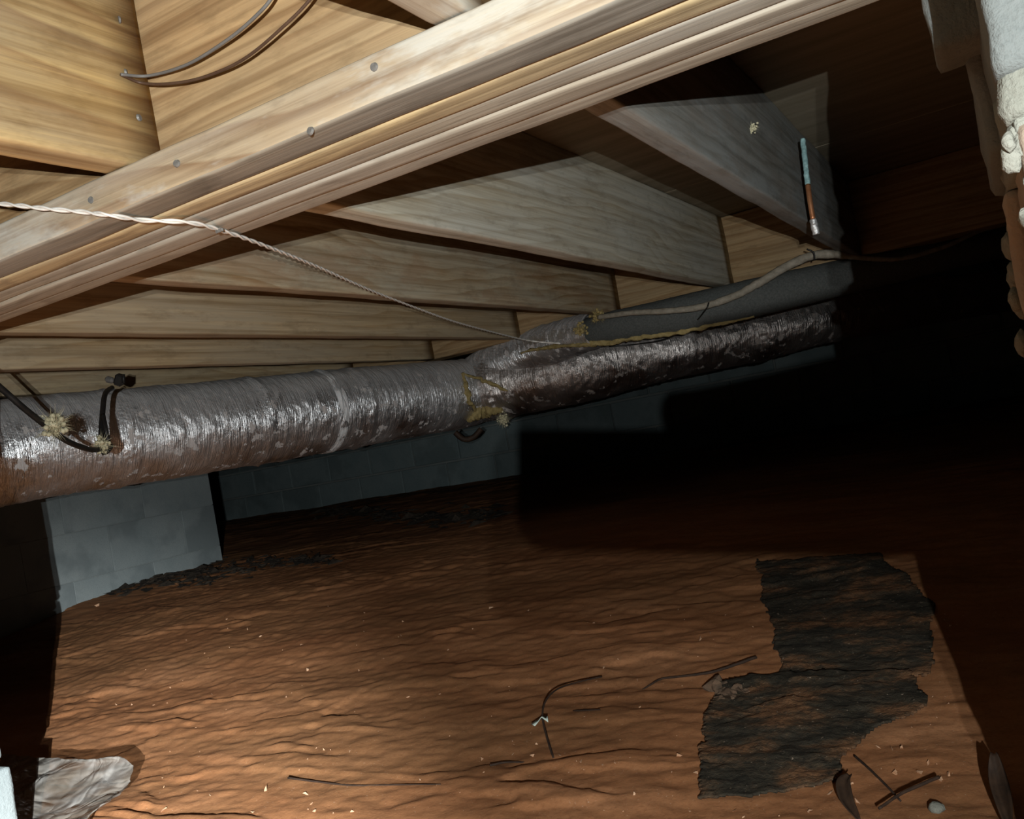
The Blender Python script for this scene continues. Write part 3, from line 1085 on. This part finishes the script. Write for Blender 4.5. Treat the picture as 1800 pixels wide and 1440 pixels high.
# two dark cables looping from a nail on the upper left joist
nailp = onX(212, 131, JX[1] + 0.024)
loops = empty('wire_loop', nailp)
tag(loops, 'dark wire doubled around a nail at upper left', 'wire')
w1 = spline([nailp, onY(262, 133, 0.690), onY(330, 113, 0.69), onY(400, 70, 0.685), onY(450, 28, 0.68), onY(480, -8, 0.68), onY(500, -60, 0.68)], 80)
w2 = spline([nailp, onY(250, 146, 0.69), onY(300, 147, 0.69), onY(360, 135, 0.69), onY(430, 103, 0.685), onY(500, 45, 0.68), onY(548, -5, 0.68), onY(580, -60, 0.68)], 80)
keep_world(tube('slate_strand', w1, 0.0017, MAT['cable_slate'], None, 8), loops)
keep_world(tube('brown_strand', w2, 0.0016, MAT['cable_brown'], None, 8), loops)

# black cable hanging in front of the duct at the left, with wool caught on it
DC = 1.85
cab = empty('black_cable', C(120, 760, 1.9))
tag(cab, 'black cable drooping across the duct\'s left end with wool tufts', 'cable')
k1 = spline([C(-160, 560, 1.55), C(-60, 630, 1.66), C(0, 681, 1.74), C(40, 716, 1.78), C(80, 748, DC), C(112, 772, 1.92), C(140, 785, 1.98), C(165, 791, 2.03), C(180, 785, 2.06),
             C(178, 760, 2.09), C(180, 730, 2.13), C(183, 700, 2.18), C(188, 688, 2.22), C(197, 682, 2.27)], 120)
keep_world(tube('cord', k1, 0.0062, MAT['cable_black'], None, 10), cab)
k2 = spline([C(181, 730, 2.12), C(186, 755, 2.09), C(190, 775, 2.09), C(194, 785, 2.08), C(188, 794, 2.07), C(180, 797, 2.07)], 40)
keep_world(tube('cord', k2, 0.0055, MAT['cable_black'], None, 10), cab)
tuft('wool_tuft', C(95, 747, DC), 0.026, 130, MAT['wool_pale'], cab, 21, 1.1)
tuft('wool_tuft', C(178, 782, 2.05), 0.020, 90, MAT['wool_pale'], cab, 22, 1.0)
cl = empty('cable_clamp', C(208, 668, 2.33))
tag(cl, 'small black clamp on top of the duct holding the black cable', 'clamp')
keep_world(put('body', block_mesh('body', 0.022, 0.02, 0.030, 0.004), C(210, 668, 2.33), MAT['cable_black'], None, (0.3, 0.5, 0.6)), cl)
keep_world(put('jaw', block_mesh('jaw', 0.024, 0.016, 0.016, 0.005), C(193, 668, 2.34), MAT['cable_slate'], None, (0.1, 0.4, 0.3)), cl)
keep_world(tube('pin', [C(217, 674, 2.32), C(217, 658, 2.32)], 0.004, MAT['cable_black'], None, 8), cl)

# grey cable lying along the wrapped pipe
gc = spline([C(1052, 558, 2.95), C(1110, 550, 2.84), C(1170, 547, 2.76), C(1230, 540, 2.72), C(1290, 521, 2.68), C(1335, 497, 2.66), C(1380, 470, 2.64), C(1425, 450, 2.62),
             C(1465, 447, 2.60), C(1500, 452, 2.60), C(1580, 455, 2.62), C(1660, 434, 2.66), C(1720, 407, 2.7), C(1800, 380, 2.75)], 160)
gcab = empty('grey_cable', gc[60])
tag(gcab, 'stiff grey cable bowing over the grey wrapped pipe', 'cable')
rad = np.interp(np.linspace(0, 13, 160), [0, 3, 5, 8, 9, 13], [0.008, 0.010, 0.0125, 0.0125, 0.007, 0.006])
keep_world(tube('sheath', gc, rad, MAT['cable_grey'], None, 10, 0.25, 60), gcab)
keep_world(tube('tie', spline([C(1418, 438, 2.58), C(1430, 444, 2.575), C(1432, 458, 2.58)], 8), 0.0025, MAT['cable_black'], None, 6), gcab)
thin = spline([C(1246, 532, 2.70), C(1240, 545, 2.70), C(1215, 572, 2.9), C(1170, 596, 3.2), C(1120, 605, 3.35), C(1070, 610, 3.38)], 50)
tw = tube('thin_wire', thin, 0.0025, MAT['cable_black'], None, 6)
tag(tw, 'thin dark wire trailing from grey cable onto the foil branch', 'wire')

# white drip of paint or wool on the grey joist, copper pipe at its end
cp = empty('copper_pipe', onX(1420, 340, -0.31))
tag(cp, 'short upright copper pipe with green stain in the shadow beside the grey joist', 'pipe')
cxs = -0.322
pts = [onX(1411, 245, cxs), onX(1413, 262, cxs), onX(1417, 300, cxs), onX(1420, 325, cxs), onX(1424, 355, cxs), onX(1429, 385, cxs), onX(1435, 412, cxs)]
keep_world(tube('stained_length', spline(pts[:4], 30), 0.0055, MAT['verdigris'], None, 12, 0.35, 120), cp)
keep_world(tube('bare_length', spline(pts[3:6], 20), 0.0054, MAT['copper'], None, 12), cp)
keep_world(tube('solder_joint', spline(pts[5:], 16), 0.0070, MAT['solder'], None, 12, 0.5, 120), cp)
dr = tuft('paint_drip', onX(1322, 225, JX[0] + 0.012), 0.010, 20, MAT['wool_pale'], jf0, 31, 0.9)
dr.scale = (1, 1, 1)

# ------------------------------------------------------------------ things on the soil
def sheet_on_floor(name, poly, label, cat, mat, cell=0.0042, lift=0.003, ragged=0.016, seed=0.0, mask_hole=0.0):
    pts = np.array([floor_hit(x, y)[:2] for x, y in poly])
    lo, hi = pts.min(0) - 0.03, pts.max(0) + 0.03
    gx = np.arange(lo[0], hi[0], cell)
    gy = np.arange(lo[1], hi[1], cell)
    X, Y = np.meshgrid(gx, gy)
    o_ = np.zeros_like(X)
    jx = X + ragged * fbm(np.stack([X * 9, Y * 9, o_ + seed], -1), 5, 0.6)
    jy = Y + ragged * fbm(np.stack([X * 9, Y * 9, o_ + seed + 30], -1), 5, 0.6)
    inside = np.zeros(X.shape, bool)
    n = len(pts)
    for i in range(n):
        (x0, y0), (x1, y1) = pts[i], pts[(i + 1) % n]
        c = ((y0 > jy) != (y1 > jy)) & (jx < (x1 - x0) * (jy - y0) / (y1 - y0 + 1e-12) + x0)
        inside ^= c
    if mask_hole:
        inside &= fbm(np.stack([X * 7, Y * 11, o_ + seed + 3], -1), 4) < mask_hole
    keep = inside[:-1, :-1] & inside[1:, 1:]
    Z = floor_z(X, Y) + lift + 0.005 * np.abs(fbm(np.stack([X * 26, Y * 40, o_ + seed + 7], -1), 3))
    o = grid_obj(name, np.stack([X, Y, Z], -1), mat, keep=keep)
    so = o.modifiers.new('thickness', 'SOLIDIFY')
    so.thickness = 0.003
    so.offset = -1
    tag(o, label, cat)
    return o


sheet_on_floor('ground_sheet', [(1328, 985), (1545, 975), (1640, 1060), (1640, 1190), (1480, 1196), (1372, 1196), (1352, 1110)],
               'soiled black ground sheet on the clay below the shadow', 'ground sheet', MAT['sheet'], seed=2.0)
sheet_on_floor('ground_sheet', [(1262, 1205), (1372, 1188), (1480, 1185), (1600, 1180), (1640, 1240), (1600, 1265), (1530, 1300), (1482, 1335), (1480, 1385), (1330, 1405), (1226, 1412),
                                (1240, 1280)],
               'soiled black ground sheet lapping nearer the camera, left of the twigs', 'ground sheet', MAT['sheet'], lift=0.007, seed=9.0)


def debris(name, region, n, label, seed, smin=0.006, smax=0.02, mat='debris'):
    rs = np.random.RandomState(seed)
    V, Fc = [], []
    for k in range(n):
        t = rs.uniform(0, len(region) - 1)
        i = int(t)
        u = t - i
        px = region[i][0] * (1 - u) + region[i + 1][0] * u
        py = region[i][1] * (1 - u) + region[i + 1][1] * u
        spr = region[i][2] * (1 - u) + region[i + 1][2] * u
        c = floor_hit(px + rs.normal() * 10, py + rs.normal() * spr)
        if c is None or c[1] > W_Y - 0.03 or (c[0] < PX + 0.02 and c[1] < 3.25):
            continue
        s = rs.uniform(smin, smax)
        b = len(V)
        q = rs.normal(size=(6, 3)) * np.array([1.2, 1.0, 0.4]) * s
        q[:, 2] = np.abs(q[:, 2])
        V.extend((c + q).tolist())
        Fc.extend([(b, b + 1, b + 2), (b, b + 2, b + 3), (b, b + 3, b + 4), (b + 1, b + 2, b + 4), (b + 2, b + 3, b + 5), (b + 1, b + 4, b + 5), (b, b + 1, b + 5)])
    o = mesh_obj(name, V, Fc, MAT[mat], smooth=False)
    tag(o, label, 'debris', kind='stuff')
    return o


debris('debris', [(190, 1045, 5), (260, 1020, 7), (330, 1015, 10), (390, 1005, 9), (470, 990, 6), (580, 985, 6)], 420, 'black crumbly debris along the foot of the painted pier', 3, 0.008, 0.022)
debris('debris', [(560, 905, 5), (660, 903, 6), (760, 915, 7), (870, 905, 6)], 260, 'black debris at the foot of the far block wall', 8, 0.012, 0.03)

# pale grit sprinkled over the clay
rs = np.random.RandomState(5)
V, Fc = [], []
for k in range(240):
    px, py = rs.uniform(120, 1690), rs.uniform(1060, 1440)
    if px < 260 and py > 1300:
        continue
    c = floor_hit(px, py)
    s = abs(rs.normal()) * 0.0011 + 0.0008
    add = rs.normal(size=(5, 3)) * s
    b = len(V)
    V.extend((c + add + [0, 0, s * 0.6]).tolist())
    Fc.extend([(b, b + 1, b + 2), (b, b + 2, b + 3), (b, b + 3, b + 1), (b + 4, b + 1, b + 2), (b + 4, b + 2, b + 3), (b + 4, b + 3, b + 1)])
gr = mesh_obj('grit', V, Fc, MAT['pebble'], smooth=False)
tag(gr, 'pale grit scattered over the red clay', 'grit', kind='stuff')


def twig(name, path, r, label, cat='twig', mat='root', lifts=None, group=None, taper=0.5):
    lifts = lifts or [0.003] * len(path)
    pts = []
    for (x, y), l in zip(path, lifts):
        p = floor_hit(x, y)
        pts.append(p + np.array([0, 0, l]))
    P = spline(pts, max(24, len(pts) * 8))
    t = np.linspace(0, 1, len(P))
    o = tube(name, P, r * (1 - taper * t), MAT[mat], None, 8, 0.3, 80)
    tag(o, label, cat, group)
    return o


twig('root', [(1332, 1167), (1290, 1180), (1250, 1190), (1200, 1195), (1165, 1197), (1145, 1205), (1120, 1215)], 0.0028,
     'dark wavy root on the clay pointing at the black sheets', 'root', lifts=[0.012, 0.010, 0.008, 0.006, 0.004, 0.002, -0.004])
st = empty('plant_stem', floor_hit(975, 1235))
tag(st, 'thin arched stem with a pale flap standing in the clay', 'stem')
pts = [floor_hit(1060, 1201) + [0, 0, 0.012], floor_hit(1020, 1220) + [0, 0, 0.022], floor_hit(985, 1241) + [0, 0, 0.03], floor_hit(965, 1262) + [0, 0, 0.03],
       floor_hit(958, 1285) + [0, 0, 0.024], floor_hit(964, 1310) + [0, 0, 0.012], floor_hit(973, 1333)]
keep_world(tube('stalk', spline(pts, 50), np.linspace(0.0014, 0.0018, 50), MAT['root'], None, 8, 0.2, 90), st)
fa = floor_hit(960, 1283) + np.array([0, 0, 0.024])
V = [fa, fa + [-0.014, -0.022, -0.006], fa + [-0.004, -0.028, -0.007], fa + [0.002, -0.012, 0.002], fa + [0.016, -0.016, -0.005], fa + [0.010, -0.004, 0.001]]
fp = mesh_obj('flap', V, [(0, 1, 2, 3), (0, 3, 4, 5)], MAT['tag_white'])
sm_ = fp.modifiers.new('thickness', 'SOLIDIFY')
sm_.thickness = 0.001
keep_world(fp, st)
twig('twig', [(508, 1377), (560, 1381), (620, 1383), (700, 1382), (775, 1380)], 0.0017, 'long thin straight twig half sunk in clay at bottom centre', lifts=[0.009, 0.006, 0.002, 0.002, 0.001])
twig('twig', [(862, 1350), (890, 1347), (922, 1340)], 0.0020, 'short dark twig just left of the pale-flapped stem', lifts=[0.004, 0.006, 0.0])
twig('twig', [(1008, 1250), (1030, 1254), (1056, 1253)], 0.0018, 'tiny dark twig under the arched stem', lifts=[0.0, 0.005, 0.005])
twig('twig', [(1503, 1334), (1530, 1363), (1560, 1395), (1586, 1423)], 0.0016, 'straight brown twig slanting down at lower right', lifts=[0.004, 0.008, 0.010, 0.010], taper=0.2)
twig('twig', [(1655, 1390), (1620, 1408), (1585, 1425), (1550, 1446)], 0.0021, 'thicker dark twig crossing the slanting twig at lower right', lifts=[0.016, 0.018, 0.018, 0.016], taper=0.2)


def leaf(path, w, label, lift):
    P = spline([floor_hit(x, y) + [0, 0, l] for (x, y), l in zip(path, lift)], 24)
    T, N, B = frames(P)
    side = np.cross(T, np.array([0, 0, 1.0]))
    side /= np.linalg.norm(side, axis=1)[:, None]
    t = np.linspace(0, 1, 24)
    ww = w * np.sin(math.pi * np.clip(t * 0.92 + 0.06, 0, 1)) ** 0.7
    u = np.linspace(-1, 1, 7)
    G = P[:, None] + side[:, None] * (u[None, :, None] * ww[:, None, None]) + np.array([0, 0, 1.0]) * (np.abs(u)[None, :, None] ** 1.5 * ww[:, None, None] * 0.8)
    o = grid_obj('dry_leaf', G, MAT['leaf'])
    s = o.modifiers.new('thickness', 'SOLIDIFY')
    s.thickness = 0.0012
    tag(o, label, 'leaf', 'dry leaves')
    return o


leaf([(1500, 1398), (1489, 1410), (1493, 1430), (1512, 1452)], 0.008, 'curled dark brown leaf at bottom right of the black sheets', [0.025, 0.02, 0.012, 0.006])
leaf([(1762, 1402), (1764, 1420), (1770, 1440), (1775, 1465)], 0.009, 'dry leaf standing in the shadow at the lower right corner', [0.05, 0.03, 0.015, 0.004])

# clod and loose soil on the sheet's corner
cl = empty('soil_clod', floor_hit(1280, 1222))
tag(cl, 'crumbling grey clod of earth at the corner of the black sheet', 'clod')
for k, (px, py, s) in enumerate(((1262, 1212, 0.020), (1272, 1224, 0.015), (1285, 1226, 0.014), (1300, 1218, 0.015), (1312, 1222, 0.010), (1292, 1234, 0.010), (1268, 1235, 0.011), (1322, 1216, 0.009))):
    V, Fc = [], []
    add_lump(floor_hit(px, py) + np.array([0, 0, s * 0.35]), s * 0.85, 5.5 * k, V, Fc, (1, 1, 0.8), 1.3, 2.6)
    keep_world(mesh_obj('lump', V, Fc, MAT['clod'], smooth=False), cl)

# pale stone beside the sheet, and two pebbles at the lower right
V, Fc = [], []
add_lump(floor_hit(1648, 1427) + np.array([0, 0, 0.004]), 0.008, 3.0, V, Fc)
tag(mesh_obj('pebble', V, Fc, MAT['near_mortar']), 'whitish pebble near the twigs at lower right', 'pebble')

# crumpled clear film at the lower left
fa_ = [floor_hit(38, 1338), floor_hit(216, 1355), floor_hit(226, 1385), floor_hit(130, 1470)]
nu, nv = 110, 80
c00 = np.array([-2.02, 1.25]); c10 = np.array([-1.60, 1.20])
U, Vv = np.meshgrid(np.linspace(0, 1, nu), np.linspace(0, 1, nv))
TL, TR = floor_hit(6, 1356, 0.03), floor_hit(212, 1376, 0.03)
RM = floor_hit(232, 1378, 0.04)
BL, BR = floor_hit(62, 1560, 0.02), floor_hit(150, 1475, 0.02)
top = (1 - U)[..., None] * TL + U[..., None] * TR
bot = (1 - U)[..., None] * BL + U[..., None] * BR
Pf = (1 - Vv)[..., None] * top + Vv[..., None] * bot
Pf = Pf + (U ** 3 * np.sin(math.pi * Vv ** 0.7))[..., None] * (RM - 0.62 * TR - 0.38 * BR)
o_ = np.zeros_like(U)
qx, qy = Pf[..., 0] + 0.05 * fbm(np.stack([Pf[..., 0] * 6, Pf[..., 1] * 6, o_], -1), 2), Pf[..., 1]
cr = np.abs(fbm(np.stack([qx * 5 + 2.3, qy * 4, o_], -1), 2)) * 0.045
cr += np.abs(fbm(np.stack([qx * 13 + 3, qy * 11, o_], -1), 2)) * 0.012 * (0.4 + 0.6 * U)
zf = floor_base(Pf[..., 0], Pf[..., 1])
lift = 0.014 + cr * smooth01(Vv * 4 + 0.1) + 0.042 * (1 - Vv) ** 3 + 0.016 * U ** 4
Pf[..., 2] = np.maximum(zf + lift, floor_z(Pf[..., 0], Pf[..., 1]) + 0.004)
Pf[..., 0] += 0.010 * fbm(np.stack([U * 7, Vv * 7, o_ + 4], -1), 3)
Pf[..., 1] += 0.010 * fbm(np.stack([U * 7, Vv * 7, o_ + 14], -1), 3)
film = grid_obj('plastic_film', Pf, MAT['film'])
tag(film, 'crumpled clear plastic film lying on the clay at lower left', 'plastic film')

# ------------------------------------------------------------------ the phone taking the picture
# It casts the round-cornered black shadow seen right of the centre.
ph = empty('phone', cv(0.0545, -0.0195, -0.012))
tag(ph, 'dark slab phone held level behind the lens, casting the rounded black shadow', 'phone')


def slab(name, x0, x1, y0, y1, z0, z1, rad, mat):
    ring = []
    for cx, cy, a0 in ((x1 - rad, y1 - rad, 0), (x0 + rad, y1 - rad, 90), (x0 + rad, y0 + rad, 180), (x1 - rad, y0 + rad, 270)):
        for k in range(7):
            a = math.radians(a0 + 15 * k)
            ring.append((cx + rad * math.cos(a), cy + rad * math.sin(a)))
    m = len(ring)
    V = [cv(x, y, z0) for x, y in ring] + [cv(x, y, z1) for x, y in ring]
    Fc = [tuple(range(m)), tuple(reversed(range(m, 2 * m)))]
    for j in range(m):
        k = (j + 1) % m
        Fc.append((j, k, m + k, m + j))
    o = mesh_obj(name, V, Fc, mat, smooth=False)
    return keep_world(o, ph)


slab('case', -0.0178, 0.1295, -0.047, 0.017, -0.0165, -0.0075, 0.011, MAT['phone_shell'])
slab('screen', -0.0145, 0.126, -0.0435, 0.0135, -0.0172, -0.0164, 0.008, MAT['phone_glass'])
slab('camera_bump', -0.0150, 0.0150, -0.016, 0.0145, -0.0076, -0.0055, 0.008, MAT['phone_glass'])

# the right hand and forearm that grip the phone's far end
MAT['skin'] = mat_simple('skin', (0.42, 0.22, 0.15), (0.50, 0.29, 0.21), 50, 0.55, 0.0006)
MAT['sleeve'] = mat_simple('dark_sleeve', (0.03, 0.035, 0.05), (0.05, 0.055, 0.075), 160, 0.95, 0.001)
hand_pts, hand_r, hand_e = [], [], []


def chain(start, pts):
    """Grow a chain of joints (x right, y up, z ahead, radius) from joint number start."""
    prev = start
    for x, y, z, r in pts:
        hand_pts.append(cv(x, y, z))
        hand_r.append(r)
        if prev is not None:
            hand_e.append((prev, len(hand_pts) - 1))
        prev = len(hand_pts) - 1
    return prev


wrist = chain(None, [(0.182, -0.012, -0.058, 0.027)])
chain(wrist, [(0.225, -0.040, -0.115, 0.031), (0.275, -0.075, -0.185, 0.038), (0.315, -0.105, -0.245, 0.042)])
palm = chain(wrist, [(0.162, 0.008, -0.032, 0.024)])
chain(palm, [(0.147, 0.042, -0.022, 0.013), (0.118, 0.036, -0.014, 0.0112), (0.086, 0.0285, -0.012, 0.0104), (0.060, 0.0235, -0.012, 0.0094), (0.042, 0.0225, -0.012, 0.0080)])
chain(palm, [(0.146, 0.024, -0.006, 0.013), (0.120, 0.024, 0.004, 0.0100), (0.092, 0.018, 0.003, 0.0090), (0.074, 0.018, 0.002, 0.0078)])
chain(palm, [(0.147, 0.001, -0.006, 0.011), (0.122, 0.001, 0.004, 0.0088), (0.097, -0.006, 0.003, 0.0080), (0.082, -0.007, 0.002, 0.0068)])
chain(palm, [(0.151, -0.016, -0.010, 0.010), (0.128, -0.020, 0.003, 0.0078), (0.108, -0.025, 0.002, 0.0070), (0.096, -0.026, 0.001, 0.0060)])
chain(wrist, [(0.158, -0.022, -0.045, 0.014), (0.136, -0.018, -0.033, 0.0105), (0.112, -0.012, -0.027, 0.0095), (0.096, -0.008, -0.026, 0.0080)])
me = bpy.data.meshes.new('person')
me.from_pydata([tuple(p) for p in hand_pts], hand_e, [])
person = bpy.data.objects.new('person', me)
COL.objects.link(person)
sk = person.modifiers.new('skin', 'SKIN')
for k, r in enumerate(hand_r):
    me.skin_vertices[0].data[k].radius = (r, r)
me.skin_vertices[0].data[0].use_root = True
sb2 = person.modifiers.new('smooth', 'SUBSURF')
sb2.levels = 2
sb2.render_levels = 2
me.materials.append(MAT['skin'])
tag(person, 'right hand and dark-sleeved forearm of a person gripping the phone behind the lens', 'person')
slv = tube('sleeve', spline([cv(0.212, -0.031, -0.098), cv(0.240, -0.051, -0.136), cv(0.275, -0.075, -0.185), cv(0.330, -0.116, -0.265)], 24),
           np.linspace(0.038, 0.056, 24), MAT['sleeve'], None, 20, 0.12, 40)
keep_world(slv, person)
